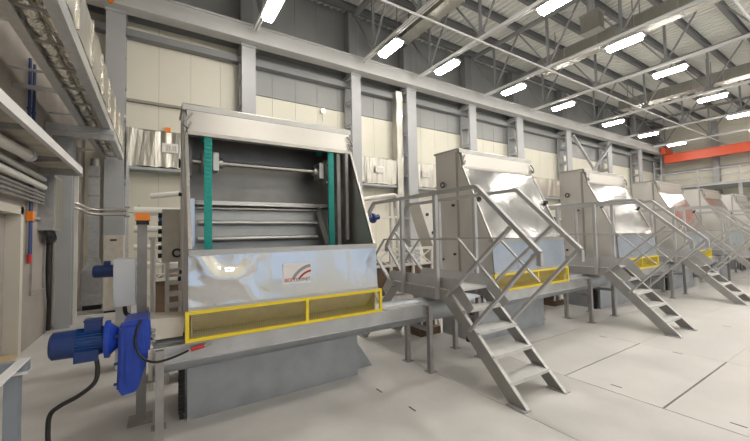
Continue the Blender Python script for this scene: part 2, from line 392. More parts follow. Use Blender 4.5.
# roof ducts
def roof_duct(name, lab, x0, x1, y0, y1, z0, z1, m='foil_wall'):
    t = thing(name, lab, 'duct', ((x0 + x1) / 2, (y0 + y1) / 2, z0), 'foil ducts under the roof')
    n = int((y1 - y0) / 1.2)
    for k in range(n):
        a = y0 + (y1 - y0) * k / n; b = y0 + (y1 - y0) * (k + 1) / n
        MB().box(x0, x1, a + .01, b - .01, z0, z1).build('duct_section', m, t)
        MB().box(x0 - .03, x1 + .03, a - .015, a + .01, z0 - .03, z1 + .03).build('flange', 'galvanised', t)
    for y in (y0 + .6, (y0 + y1) / 2, y1 - .6):
        MB().box(x0 - .03, x1 + .03, y, y + .04, z0 - .06, z0).box(x0 - .03, x0 - .005, y, y + .04, z0, ZT + .3).box(x1 + .005, x1 + .03, y, y + .04, z0, ZT + .3).build('hanger', 'leg_grey', t)
    return t
roof_duct('roof_duct', 'foil duct under the roof behind the nearer row of lamps', 15.7, 16.35, 1.5, 9.6, 9.55, 10.1)
roof_duct('roof_duct', 'foil duct high under the roof above the third column', 8.6, 9.2, 7.0, 12.0, 10.0, 10.45)
roof_duct('roof_duct', 'foil duct under the roof toward the far end of the hall', 26.5, 27.3, 1.5, 10.5, 9.9, 10.5)
t = thing('roof_fan', 'boxy roof ventilation unit hanging beside the second row lamp', 'fan unit', (14.0, 6.2, 9.2))
MB().box(13.78, 14.2, 5.95, 6.6, 9.35, 9.95).build('casing', 'foil_wall', t)
for zz in (9.29, 9.95): MB().box(13.75, 14.23, 5.92, 6.63, zz, zz + .06).build('flange', 'stainless_bright', t)
MB().cyl((14.0, 6.3, 10.01), (14.0, 6.3, 11.3), .13, n=14).build('stub_pipe', 'galvanised', t)

# red crane bridge at the far end with its access platform
t = thing('crane_bridge', 'orange-red overhead crane bridge girder at the far end', 'crane', (39.2, 2.0, 8.4))
MB().box(38.9, 39.5, YF + .6, 12.0, 7.70, 8.38).build('girder', 'crane_red', t)
MB().box(38.82, 39.58, YF + .6, 12.0, 8.38, 8.44).build('top_flange', 'crane_red', t)
MB().box(38.2, 40.2, 11.72, 12.0, 8.44, 9.05).build('end_carriage', 'crane_red', t)
for x_ in (38.5, 39.9): MB().cyl((x_, 11.80, 9.46), (x_, 12.34, 9.46), .2, n=14).build('wheel', 'leg_grey', t)
t = thing('access_platform', 'grey railed walkway below the red crane bridge', 'walkway', (38.5, 9.0, 4.6))
MB().box(37.2, 41.4, 2.0, 12.0, 5.15, 5.35).build('deck', 'column_paint', t)
for y in (2.2, 4.6, 7.0, 9.4, 11.8):
    MB().box(37.25, 37.33, y - .04, y + .04, 5.35, 6.5).build('rail_post', 'column_paint', t)
    MB().box(37.3, 37.5, y - .1, y + .1, 0, 5.15).build('support_post', 'column_paint', t)
for z in (5.9, 6.45): MB().box(37.26, 37.32, 2.0, 12.0, z, z + .06).build('rail', 'column_paint', t)
for k, y in enumerate((9.1, 3.2, -2.7)):
    t = thing('steel_column', ['steel post on the far end wall right of the walkway corner', 'steel post on the far end wall, second from the corner', 'steel post on the far end wall, third from the corner'][k], 'column', (41.2, y, 0), 'posts on the end wall')
    for xx in (41.0, 41.34): MB().box(xx, xx + .06, y - .2, y + .2, 0, 11.1).build('flange', 'column_paint', t)
    MB().box(41.06, 41.34, y - .02, y + .02, 0, 11.1).build('web', 'column_paint', t)
for k, z in enumerate((3.95, 6.9)):
    o = struct(MB().box(41.36, 41.455, YF, YB - .06, z, z + .28).build('trim_%d' % (4 + k), 'column_paint'))

# ================================================================== MACHINES
PITCH = 4.05
x0, x1 = 0.24, 2.20
def machine(open_front, label):
    t = thing('screening_machine', label, 'machine', (1.22, 4.1, 0), 'screening machines in a row')
    prof = [(4.64, .62), (4.64, 3.17), (4.10, 3.17), (4.03, 2.86), (3.48, 1.65), (3.45, 1.14), (3.70, .88), (3.86, .75), (3.86, .62)]
    for a, b in ((x0, x0 + .02), (x1 - .02, x1)):
        sp = MB().prism(prof, 'x', a, b).build('side_panel', 'stainless', t)
        s = -1 if a == x0 else 1; xo = a if a == x0 else b
        xa, xb = sorted((xo, xo + s * .014))
        MB().box(xa, xb, 4.10, 4.14, .9, 3.12).build('seam_strip', 'stainless_bright', sp)
        MB().ring((xo + s * .02, 4.46, 2.61), (1, 0, 0), .045, .011).build('lifting_ring', 'black', sp)
        MB().cyl((xo, 4.52, 1.3), (xo + s * .03, 4.52, 1.3), .025, n=8).cyl((xo, 4.22, 2.23), (xo + s * .04, 4.22, 2.23), .02, n=8).cyl((xo, 4.22, 1.4), (xo + s * .03, 4.22, 1.4), .02, n=8).build('bolt', 'black', sp)
        # bright edging along the sloped front edge
        MB().beam((xo - s * .016, 4.022, 2.86), (xo - s * .016, 3.472, 1.65), .034, .03, (1, 0, 0)).build('edge_strip', 'stainless_bright', sp)
        if not open_front:
            MB().ring((xo - s * .05, 3.735, 2.28), (0, 1, .45), .05, .014).cyl((xo - s * .05, 3.78, 2.26), (xo - s * .05, 3.72, 2.285), .03, n=10).build('clamp_ring', 'black', sp)
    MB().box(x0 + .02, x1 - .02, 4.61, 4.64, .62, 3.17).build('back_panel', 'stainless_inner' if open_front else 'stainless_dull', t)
    MB().prism([(4.045, 3.105), (4.045, 3.165), (4.09, 3.19), (4.67, 3.20), (4.67, 3.17), (4.10, 3.17), (4.10, 3.105)], 'x', x0 - .015, x1 + .015).build('lid', 'stainless_dull', t)
    hd = MB().prism([(4.0, 2.87), (4.03, 3.10), (4.10, 3.10), (4.10, 2.87)], 'x', x0 + .022, x1 - .022).build('header', 'stainless_bright', t)
    MB().box(x0 + .03, x1 - .03, 4.0, 4.09, 2.835, 2.868).build('header_lip', 'stainless_bright', hd)
    MB().box(x0 + .01, x1 - .01, 4.036, 4.10, 3.099, 3.106).build('gasket', 'black', hd)
    for xo, s in ((x0, 1), (x1, -1)):
        MB().tube(smooth_path([(xo + s * .07, 4.0, 3.06), (xo + s * .02, 3.985, 3.00), (xo - s * .005, 3.98, 2.93), (xo + s * .03, 3.975, 2.90), (xo + s * .06, 3.985, 2.96)]), .012, 6).build('latch', 'leg_grey', hd)
    lp = MB().prism([(3.455, 1.60), (3.428, 1.15), (3.442, 1.15), (3.47, 1.60)], 'x', x0 + .0, x1 - .0).build('lower_front_panel', 'stainless_dented' if open_front else 'bluish_steel', t)
    MB().box(x0, x1, 3.43, 3.52, 1.60, 1.65).build('ledge', 'stainless_bright', t)
    MB().box(x0, x1, 3.415, 3.45, 1.115, 1.15).build('bottom_lip', 'stainless_dull', t)
    MB().prism([(3.47, 1.12), (3.70, .86), (3.715, .87), (3.485, 1.13)], 'x', x0 + .02, x1 - .02).build('chute_panel', 'cream_steel', t)
    for xa, xb in ((x0 + .022, x0 + .03), (x1 - .03, x1 - .022)):
        MB().prism([(3.45, 1.11), (3.69, .87), (3.46, .87)], 'x', xa, xb).build('chute_cheek', 'stainless_bright', t)
    tb = MB().box(.26, 2.15, 3.85, 4.60, 0, .615).box(.26, 2.15, 3.85, 3.856, .615, .74).build('tub', 'tub_steel', t)
    MB().prism([(2.16, .0), (2.47, .0), (2.16, .46)], 'y', 4.02, 4.035).build('gusset', 'tub_steel', tb)
    g = MB()
    for k in range(14): g.box(.19, .245, 3.90, 3.96, .06 + k * .036, .085 + k * .036)
    g.box(.20, .235, 3.91, 4.0, .0, .62)
    g.build('rubber_seal', 'black', tb)
    # yellow guard
    gy = 3.42
    gd = MB().beam((.215, gy, 1.105), (2.245, gy, 1.105), .03, .03).beam((.215, gy, .868), (2.245, gy, .868), .03, .03).build('guard_frame', 'yellow', t)
    for xx in (.23, 1.32, 2.23): MB().box(xx - .015, xx + .015, gy - .015, gy + .015, .883, 1.09).build('guard_post', 'yellow', gd)
    wm = MB()
    for k in range(99):
        xx = .25 + k * .02; wm.box(xx - .0006, xx + .0006, gy - .002, gy + .002, .883, 1.09)
    for k in range(10):
        z = .895 + k * .02; wm.box(.25, 2.22, gy + .002, gy + .005, z - .0006, z + .0006)
    wm.build('wire_mesh', 'yellow', gd, kind='stuff')
    # name plate
    if open_front:
        pl = MB().box(1.08, 1.378, 3.434, 3.444, 1.272, 1.478).build('name_plate', 'plate_white', t)
        Y = 3.4335
        def band(R0, R1, m, a0, a1, c=(1.40, 1.20)):
            b = MB(); P0 = arc(c, R0, a0, a1, 12); P1 = arc(c, R1, a0, a1, 12); vv = []; 
            for p, q in zip(P0, P1):
                for yy in (Y, Y - .0015): vv += [(p[0], yy, p[2]), (q[0], yy, q[2])]
            ff = []
            for k in range(12):
                o_ = 4 * k; ff += [(o_, o_+1, o_+5, o_+4), (o_+2, o_+6, o_+7, o_+3), (o_, o_+4, o_+6, o_+2), (o_+1, o_+3, o_+7, o_+5)]
            b.add(vv, ff); b.build('logo_arc', m, pl)
        band(.235, .243, 'print_grey', 97, 152); band(.247, .255, 'print_grey', 97, 152); band(.258, .264, 'print_grey', 97, 152)
        band(.185, .205, 'print_red', 97, 145)
        for txt, m, xx in (('BIOPY', 'print_red', 1.093), ('RAMNET', 'print_grey', 1.211)):
            cu = bpy.data.curves.new('lettering', 'FONT'); cu.body = txt; cu.size = .052; cu.extrude = .0006
            tmp = bpy.data.objects.new('lettering', cu); C.objects.link(tmp); bpy.context.view_layer.update()
            me = bpy.data.meshes.new_from_object(tmp.evaluated_get(bpy.context.evaluated_depsgraph_get()))
            bpy.data.objects.remove(tmp)
            wd = max(v.co.x for v in me.vertices) - min(v.co.x for v in me.vertices); tw = .112 if m == 'print_red' else .150
            for v in me.vertices: v.co = Vector((xx - 1.22 + v.co.x * tw / wd, Y - .001 - 4.1 + v.co.z, 1.293 + v.co.y))
            me.materials.clear(); me.materials.append(MATS[m])
            lo = bpy.data.objects.new('lettering', me); C.objects.link(lo); lo.parent = pl
    if not open_front:
        MB().prism([(4.0, 2.83), (3.47, 1.66), (3.485, 1.655), (4.015, 2.83)], 'x', x0 + .035, x1 - .035).build('front_cover', 'stainless_front', t)
    else:
        # works seen through the open front
        MB().cyl((.33, 4.22, 2.60), (2.06, 4.22, 2.60), .028, n=14).build('drive_shaft', 'stainless_bright', t)
        for xx in (.465, 1.905):
            sp = MB().cyl((xx - .05, 4.22, 2.60), (xx + .05, 4.22, 2.60), .13, n=18)
            for q in range(10):
                a = 2 * math.pi * q / 10; sp.beam((xx, 4.22 + .12 * math.cos(a), 2.6 + .12 * math.sin(a)), (xx, 4.22 + .165 * math.cos(a), 2.6 + .165 * math.sin(a)), .03, .03, (1, 0, 0))
            sp.build('sprocket', 'leg_grey', t)
            s = 1 if xx < 1 else -1
            MB().box(xx + s * .09 - .03, xx + s * .09 + .03, 4.12, 4.32, 2.50, 2.70).cyl((xx + s * .06, 4.22, 2.6), (xx + s * .17, 4.22, 2.6), .06, n=12).build('bearing', 'stainless_dull', t)
            ch = MB(); R = .185
            path = [(4.035, 1.25 + .045 * k) for k in range(36)] + [(4.22 + R * math.cos(math.radians(a)), 2.86 + R * math.sin(math.radians(a))) for a in range(170, -1, -14)]
            for (a, b) in zip(path[:-1], path[1:]):
                ch.beam((xx, a[0], a[1]), (xx, b[0], b[1]), .016, .078, (1, 0, 0))
                my, mz = (a[0] + b[0]) / 2, (a[1] + b[1]) / 2
                ch.box(xx - .028, xx + .028, my - .016, my + .016, mz - .010, mz + .010)
            ch.build('drive_chain', 'teal', t)
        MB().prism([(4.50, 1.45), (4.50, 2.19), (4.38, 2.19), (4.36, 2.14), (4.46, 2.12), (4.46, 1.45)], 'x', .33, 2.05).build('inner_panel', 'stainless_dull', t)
        for z, rr in ((2.10, .018), (1.93, .03), (1.74, .035)):
            MB().cyl((.40, 4.40, z), (1.86, 4.40, z), rr, n=12).build('cross_bar', 'stainless_bright' if rr < .02 else 'stainless_dull', t)
        MB().box(.30, .36, 4.3, 4.5, .9, 2.2).build('guide_plate', 'stainless_front', t)
        MB().beam((1.87, 4.40, 2.14), (1.98, 4.20, 1.5), .03, .08).build('lever', 'stainless_dull', t)
        MB().box(2.0, 2.05, 4.05, 4.30, .9, 2.84).box(2.09, 2.13, 3.98, 4.05, 1.7, 2.84).build('guide_column', 'leg_grey', t)
        MB().box(.28, .33, 4.28, 4.60, 2.45, 2.85).build('bearing_block', 'leg_grey', t)
    return t
m1 = machine(True, 'open-fronted stainless machine with teal chains, nearest the camera')
MLAB = ['closed stainless machine just right of the nearest crossover stairs', 'third stainless machine from the camera, between first and second crossover stairs', 'fourth stainless machine from the camera, behind the second crossover stairs', 'fifth stainless machine from the camera toward the far end', 'sixth and farthest stainless machine at the right edge']
mm = machine(False, MLAB[0]); mm.location.x += PITCH
for k in range(1, 5): dup(mm, (1.22 + PITCH * (k + 1), 4.1, 0), MLAB[k])

# ---- screw conveyor running past every machine
t = thing('screw_conveyor', 'long grey screw conveyor trough running in front of the machines', 'conveyor', (10.0, 3.63, 0))
CE = 23.6
MB().cyl((-.02, 3.63, .735), (CE, 3.63, .735), .16, n=24).build('trough_tube', 'tub_steel', t)
for k in range(6):
    dx = PITCH * k
    tp = MB().box(-.02 + dx, 2.96 + dx, 3.43, 3.445, .70, .85).box(-.02 + dx, 2.96 + dx, 3.445, 3.69, .838, .848).box(-.02 + dx, 2.96 + dx, 3.405, 3.43, .838, .85).box(-.02 + dx, 2.96 + dx, 3.412, 3.43, .70, .708).build('trough_casing', 'conveyor_steel', t)
    MB().box(2.30 + dx, 2.96 + dx, 3.40, 3.84, .851, .862).build('cover_plate', 'stainless_dull', t)
    for xx in ((dx if k == 0 else dx - .2), 2.93 + dx):
        for y in (3.40, 3.87):
            lg = MB().box(xx, xx + .06, y - .006, y + .006, .006, .83).box(xx, xx + .006, y, y + .05 if y < 3.6 else y - .05, .006, .83) if False else MB().box(xx, xx + .06, y - .03, y + .03, .008, .83)
            lo = lg.build('leg', 'leg_grey', t)
            MB().box(xx - .03, xx + .09, y - .06, y + .06, 0, .008).build('foot_plate', 'leg_grey', lo)
        MB().box(xx + .01, xx + .05, 3.43, 3.84, .50, .55).build('cross_tie', 'leg_grey', t)
MB().cyl((-.05, 3.63, .735), (-.02, 3.63, .735), .2, n=20).build('end_flange', 'cream_steel', t)
MB().prism([(-.02, .90), (.20, .90), (.22, 1.06), (-.04, 1.08)], 'y', 3.50, 3.80).build('inlet_box', 'cream_steel', t)

# ---- gear motor
t = thing('gear_motor', 'blue geared electric motor driving the conveyor end', 'motor', (-.35, 3.62, .45))
yc, zc = 3.60, .945
MB().cyl((-.60, yc, zc), (-.345, yc, zc), .094, n=24).build('motor_body', 'blue_mid', t)
fn = MB()
for k in range(28):
    a = 2 * math.pi * k / 28; fn.beam((-.53, yc + .098 * math.cos(a), zc + .098 * math.sin(a)), (-.36, yc + .098 * math.cos(a), zc + .098 * math.sin(a)), .006, .02, (0, math.cos(a), math.sin(a)))
fn.build('cooling_fin', 'blue_mid', t, kind='stuff')
MB().cyl((-.665, yc, zc), (-.525, yc, zc), .104, .108, n=28).cyl((-.68, yc, zc), (-.665, yc, zc), .085, .104, n=28).build('fan_cowl', 'blue_dark', t)
MB().box(-.475, -.37, yc - .055, yc + .055, zc + .09, zc + .165).box(-.48, -.365, yc - .06, yc + .06, zc + .165, zc + .175).build('terminal_box', 'blue_dark', t)
for q in (-1, 1): MB().box(-.53, -.38, yc + q * .085 - .015, yc + q * .085 + .015, zc - .135, zc - .05).build('motor_foot', 'blue_dark', t)
MB().cyl((-.345, yc, zc), (-.315, yc, zc), .15, n=28).build('motor_flange', 'blue', t)
MB().cyl((-.315, yc, zc), (-.255, yc, zc), .13, .08, n=24).cyl((-.255, yc, zc), (-.235, yc, zc), .08, .11, n=24).build('bell_housing', 'blue', t)
gp = [(-.235, 1.04), (-.21, 1.09), (-.055, 1.10), (-.035, 1.07), (-.035, .83), (-.115, .55), (-.14, .52), (-.225, .51), (-.245, .55), (-.235, .74)]
MB().prism(gp, 'y', 3.46, 3.80).build('gearbox', 'blue', t)
MB().prism([(-.252, 1.03), (-.235, 1.03), (-.235, .54), (-.262, .56), (-.258, .70)], 'y', 3.49, 3.77).build('gearbox_rim', 'blue', t)
MB().prism([(-.20, 1.05), (-.09, 1.05), (-.075, .86), (-.13, .60), (-.20, .60)], 'y', 3.445, 3.46).build('gearbox_cover', 'blue', t)
for k, z in enumerate((.60, .76, .98)):
    MB().cyl((-.28, 3.49, z), (-.25, 3.49, z), .012, n=8).build('bolt', 'blue_dark', t)
MB().cyl((-.04, 3.63, .90), (.0, 3.63, .90), .09, n=18).build('output_collar', 'leg_grey', t)
for k in range(6):
    a = math.radians(90 + k * 36); MB().cyl((-.045, 3.55 - .06, .76 + k * .045), (-.0, 3.55 - .06, .76 + k * .045), .012, n=8).build('stud', 'leg_grey', t)
o = MB().tube(smooth_path([(-.40, 3.54, .845), (-.385, 3.52, .74), (-.40, 3.50, .645), (-.49, 3.5, .57), (-.60, 3.5, .52), (-.655, 3.5, .47), (-.665, 3.5, .36), (-.66, 3.5, .2), (-.66, 3.5, .02)]), .016, 8).build('power_cable', 'black'); tag(o, 'thick black cable hanging from the blue motor to the floor', 'cable')
o = MB().tube(smooth_path([(-.10, 3.45, 1.09), (-.13, 3.43, 1.00), (-.135, 3.42, .90), (-.09, 3.40, .80), (.0, 3.37, .755), (.12, 3.375, .765), (.24, 3.38, .80)]), .010, 7).build('sensor_cable', 'black'); tag(o, 'thin black cable looping in front of the blue gearbox', 'cable')
t = thing('cable_connector', 'small red plug connector lying along the conveyor front', 'connector', (.34, 3.38, .8))
MB().cyl((.255, 3.382, .80), (.36, 3.382, .815), .016, n=10).build('plug_body', 'red', t)
MB().cyl((.36, 3.382, .815), (.42, 3.382, .822), .010, n=8).build('plug_tip', 'leg_grey', t)

# ---- control post with beacon and white box
t = thing('control_post', 'grey upright post with orange beacon and white junction box', 'post', (-.12, 4.12, 0))
MB().box(-.155, -.075, 4.08, 4.16, .012, 1.90).build('post', 'leg_grey', t)
MB().box(-.22, -.02, 4.02, 4.26, 0, .012).build('base_plate', 'leg_grey', t)
MB().box(-.075, .0, 4.09, 4.15, .35, .43).build('tie', 'leg_grey', t)
MB().box(-.165, -.06, 4.06, 4.18, 1.90, 1.94).build('beacon_base', 'black', t)
MB().prism([(-.175, 1.94), (-.05, 1.94), (-.055, 2.015), (-.17, 2.015)], 'y', 4.05, 4.17).build('beacon_lens', 'beacon_orange', t)
b_ = MB().box(-.335, -.165, 4.02, 4.18, 1.13, 1.57).build('junction_box', 'box_grey', t)
MB().box(-.33, -.17, 4.012, 4.02, 1.135, 1.565).build('box_door', 'box_grey', b_)
MB().tube(smooth_path([(-.25, 4.1, 1.13), (-.24, 4.1, 1.05), (-.18, 4.1, 1.0), (-.155, 4.1, .9)]), .018, 7).build('cable_gland', 'black', b_)

# ---- valve block and frame left behind the first machine
t = thing('valve_block', 'pale steel valve block with black knobs left of the open machine', 'valve block', (.17, 5.1, .0))
MB().box(.06, .30, 4.92, 5.35, 1.47, 2.12).build('block', 'cream_steel', t)
for k in range(6): MB().cyl((.06, 5.02, 1.55 + k * .1), (.02, 5.02, 1.55 + k * .1), .03, n=10).build('knob', 'black', t)
MB().ring((.22, 4.90, 1.58), (0, 1, 0), .045, .012).build('ring_handle', 'black', t)
MB().box(.10, .14, 4.94, 5.3, 0, 1.47).box(.25, .29, 4.94, 5.3, 0, 1.47).build('stand', 'white_paint', t)
for k in range(8): MB().box(.14, .25, 4.95, 4.99, .35 + k * .14, .41 + k * .14).build('rung', 'white_paint', t)
o = MB().cyl((-.03, 4.86, 0), (-.03, 4.86, 1.75), .028, n=12).cyl((-.03, 4.86, 1.75), (-.03, 4.86, 1.78), .042, n=12).build('white_pipe', 'white_paint'); tag(o, 'slim white upright pipe between the beacon post and valve block', 'pipe')
t = thing('small_pump', 'small dark blue pump motor behind the white junction box', 'pump', (-.6, 6.0, 1.1))
MB().cyl((-.70, 6.0, 1.33), (-.50, 6.0, 1.33), .085, n=18).build('motor_body', 'blue_dark', t)
MB().cyl((-.72, 6.0, 1.33), (-.70, 6.0, 1.33), .07, .085, n=18).build('fan_cowl', 'blue_dark', t)
MB().cyl((-.50, 6.0, 1.33), (-.44, 6.0, 1.33), .10, n=18).build('flange', 'blue_dark', t)
MB().box(-.60, -.53, 5.95, 6.05, 1.41, 1.47).build('terminal_box', 'blue_dark', t)
MB().box(-.46, -.30, 5.85, 6.15, .0, 1.5).build('pump_stand', 'galvanised', t)

# ================================================================== CROSSOVER STAIRS
BX0, BX1 = 3.05, 3.76; YM = 3.72
def bridge(label):
    t = thing('crossover_stairs', label, 'stairs', ((BX0 + BX1) / 2, YM, 0), 'crossover stairs over the conveyor')
    mir = lambda y: 2 * YM - y
    for X, s in ((BX0, -1), (BX1, 1)):
        pr = [(2.11, .012), (2.32, .012), (3.215, .90), (mir(3.215), .90), (mir(2.32), .012), (mir(2.11), .012), (mir(3.145), 1.05), (3.145, 1.05)]
        xa, xb = (X, X + .008) if s < 0 else (X - .008, X)
        st = MB().prism(pr, 'x', xa, xb)
        so = st.build('stringer', 'stringer_grey', t)
        # top flange following the bend, turned outward
        xm = X + (.022 if s < 0 else -.022)
        tf = MB()
        pts = [(2.115, .012), (3.148, 1.05), (mir(3.148), 1.05), (mir(2.115), .012)]
        for a, b in zip(pts[:-1], pts[1:]): tf.beam((xm, a[0], a[1]), (xm, b[0], b[1]), .046, .010)
        tf.build('top_flange', 'tread_grey', so)
        # toe board above the flange
        kb = [(2.86, .80), (2.77, .89), (3.04, 1.20), (mir(3.04), 1.20), (mir(2.77), .89), (mir(2.86), .80), (mir(3.145), 1.055), (3.145, 1.055)]
        xk = X + (.04 if s < 0 else -.04)
        MB().prism(kb, 'x', xk - .003, xk + .003).build('toe_board', 'bridge_grey', t)
        for y in (2.2, mir(2.2)):
            MB().box(X - .05, X + .05, y - .10, y + .12, 0, .012).build('foot_plate', 'bridge_grey', so)
        xr = X + s * .012
        hr = MB()
        pth = [(1.905, 1.43), (1.905, 1.55), (2.64, 2.275), (mir(2.64), 2.275), (mir(1.905), 1.55), (mir(1.905), 1.43)]
        for a, b in zip(pth[:-1], pth[1:]): hr.beam((xr, a[0], a[1]), (xr, b[0], b[1]), .045, .052, (1, 0, 0))
        hr.build('handrail', 'bridge_grey', t)
        mr = MB(); pth = [(2.38, 1.16), (2.93, 1.68), (mir(2.93), 1.68), (mir(2.38), 1.16)]
        for a, b in zip(pth[:-1], pth[1:]): mr.beam((xr, a[0], a[1]), (xr, b[0], b[1]), .02, .03, (1, 0, 0))
        mr.build('mid_rail', 'bridge_grey', t)
        for y in (3.32, mir(3.40)):
            MB().box(xr - .025, xr + .025, y - .025, y + .025, .92, 2.26).build('post', 'bridge_grey', t)
        for a, b in (((3.15, .98), (2.215, 1.80)), ((2.80, .63), (1.93, 1.55))):
            MB().beam((xr, a[0], a[1]), (xr, b[0], b[1]), .03, .055, (1, 0, 0)).build('brace', 'bridge_grey', t)
            MB().beam((xr, mir(a[0]), a[1]), (xr, mir(b[0]), b[1]), .03, .055, (1, 0, 0)).build('brace', 'bridge_grey', t)
    MB().box(BX0 + .01, BX1 - .01, 3.10, mir(3.10), 1.02, 1.05).build('deck', 'tread_grey', t)
    for k in range(4):
        z = .21 * (k + 1); y = 2.29 + .2 * k
        for (a, b) in ((y, y + .21), (mir(y + .21), mir(y))):
            MB().box(BX0 + .01, BX1 - .01, a, b, z - .035, z).build('tread', 'tread_grey', t)
    return t
BLAB = ['grey crossover stairs nearest the camera, over the conveyor', 'second grey crossover stairs from the camera', 'third grey crossover stairs from the camera', 'fourth grey crossover stairs, at the right edge', 'fifth grey crossover stairs, farthest along the row']
b1 = bridge(BLAB[0])
for k in range(1, 5): dup(b1, (b1.location.x + PITCH * k + .03, YM, 0), BLAB[k])

# V-strut trestle behind the conveyor beside each stairs
t = thing('strut_trestle', 'low brown trestle with V struts behind the nearest stairs', 'trestle', (3.9, 4.75, 0), 'low V strut trestles')
MB().box(3.80, 4.26, 4.6, 4.9, 0, .12).box(3.80, 4.26, 4.75, 4.9, .12, .50).build('base', 'rust', t)
for xx in (3.82, 4.04):
    MB().beam((xx, 4.62, .13), (xx + .1, 4.62, .50), .03, .03).build('strut', 'white_paint', t)
    MB().beam((xx + .2, 4.62, .13), (xx + .1, 4.62, .50), .03, .03).build('strut', 'white_paint', t)
TLAB = ['low brown trestle with V struts behind the second stairs', 'low brown trestle with V struts behind the third stairs', 'low brown trestle with V struts behind the fourth stairs']
for k in range(1, 4): dup(t, (3.9 + PITCH * k, 4.75, 0), TLAB[k - 1])

# ================================================================== REAR EQUIPMENT ROW
def rear(label):
    t = thing('filter_unit', label, 'filter', (3.9, 7.8, 0), 'filter units behind the machines')
    MB().box(2.9, 5.8, 7.0, 8.6, .0, .25).build('plinth', 'concrete', t)
    MB().box(3.0, 5.1, 7.1, 8.5, .25, .95).build('tank', 'rust', t)
    for xx in (3.0, 3.7, 4.4, 5.04): MB().box(xx, xx + .06, 7.02, 7.08, .25, 1.35).build('frame_post', 'white_paint', t)
    MB().box(3.0, 5.1, 7.02, 7.08, 1.35, 1.42).box(3.0, 5.1, 7.02, 7.08, .95, 1.01).build('frame_rail', 'white_paint', t)
    for k in range(3):
        a = 3.06 + k * .68
        MB().beam((a, 7.04, 1.0), (a + .64, 7.04, 1.36), .03, .03).build('frame_brace', 'white_paint', t)
        MB().beam((a, 7.09, 1.36), (a + .64, 7.09, 1.0), .03, .03).build('frame_brace', 'white_paint', t)
    MB().prism([(4.80, 2.62), (5.10, 2.62), (5.75, .95), (5.45, .95)], 'y', 7.2, 7.7).build('chute', 'white_paint', t)
    for q in (.2, .5, .8):
        xx = 4.95 + .65 * q; zz = 2.62 - 1.67 * q; MB().cyl((xx, 7.2, zz), (xx, 7.17, zz), .045, n=12).build('inspection_port', 'black', t)
    MB().tube([(3.0, 7.4, 2.62)] + [(4.10, 7.4, 2.80)] + arc((4.10, 2.68), .12, 80, 0, 5, 'xz', 7.4) + [(4.22, 7.4, .9)], .055, 10).build('pipe_arch', 'white_paint', t)
    MB().box(5.40, 5.78, 7.2, 7.7, .25, .95).build('chute_foot', 'cream_steel', t)
    MB().cyl((4.02, 7.4, .9), (4.02, 7.4, 2.70), .05, n=12).build('riser', 'white_paint', t)
    MB().cyl((3.15, 7.4, 2.12), (3.42, 7.4, 2.18), .10, n=16).cyl((3.42, 7.4, 2.18), (3.48, 7.4, 2.19), .13, n=16).cyl((3.48, 7.4, 2.19), (3.62, 7.4, 2.22), .07, n=14).build('motor', 'blue_dark', t)
    MB().box(3.22, 3.34, 7.32, 7.48, 2.22, 2.30).build('terminal_box', 'blue_dark', t)
    MB().box(3.55, 4.35, 7.36, 7.44, 2.18, 2.24).build('manifold', 'white_paint', t)
    MB().cyl((3.25, 7.4, .95), (3.25, 7.4, 2.05), .05, n=12).cyl((3.25, 7.4, 1.35), (3.25, 7.4, 1.42), .09, n=12).build('suction_pipe', 'white_paint', t)
    return t
r1 = rear('white filter unit with pipe arch seen through the nearest handrails')
r1.location.x += 1.2
r2 = dup(r1, (5.1 + PITCH, 7.8, 0), 'white filter unit with pipe arch behind the second stairs')
r3 = dup(r1, (5.1 + 2 * PITCH, 7.8, 0), 'white filter unit with pipe arch behind the third stairs')
r0 = dup(r1, (3.9 - PITCH + .95, 8.6, 0), 'white filter unit left behind the open machine')

# ================================================================== LEFT WALL SERVICES
# upper cable tray with foil wrapped pipes
t = thing('cable_tray', 'high grey cable tray along the left wall carrying foil-wrapped pipes', 'cable tray', (-1.04, 7.0, 4.03))
MB().box(-1.30, -1.25, 2.0, 12.1, 4.03, 4.19).build('inner_rail', 'galvanised', t)
MB().box(-1.25, -1.19, 2.0, 12.1, 4.03, 4.04).build('inner_lip', 'galvanised', t)
MB().box(-.85, -.80, 2.0, 12.1, 4.03, 4.21).build('outer_rail', 'galvanised', t)
MB().box(-.92, -.85, 2.0, 12.1, 4.03, 4.04).build('outer_lip', 'galvanised', t)
for k in range(14): MB().box(-1.25, -.85, 2.4 + k * .72, 2.43 + k * .72, 4.045, 4.07).build('rung', 'leg_grey', t)
for k in range(5): MB().box(-1.79, -1.30, 2.8 + k * 2.1, 2.85 + k * 2.1, 4.04, 4.10).build('wall_bracket', 'galvanised', t)
for q, (xx, zz, rr) in enumerate(((-1.14, 4.175, .095), (-.95, 4.165, .08))):
    P = []
    for k in range(90):
        P.append((xx + random.uniform(-.012, .012), 2.1 + k * .11, zz + random.uniform(-.004, .012)))
    tag(MB().tube(P, rr, 9).build('foil_pipe', 'foil'), ['foil-wrapped pipe in the high tray, nearer the left wall', 'foil-wrapped pipe in the high tray, beside its outer rail'][q], 'pipe', 'foil pipes in the high tray')
t = thing('tray_support', 'grey cross frame carrying the high tray near the back corner', 'frame', (-1.3, 8.8, 3.4))
MB().box(-1.79, -.74, 8.74, 8.86, 3.90, 4.025).build('cross_beam', 'galvanised', t)
MB().box(-1.79, -.74, 8.77, 8.83, 3.80, 3.90).build('lower_chord', 'galvanised', t)
MB().box(-1.79, -1.70, 8.76, 8.84, 3.35, 3.80).build('hanger', 'galvanised', t)
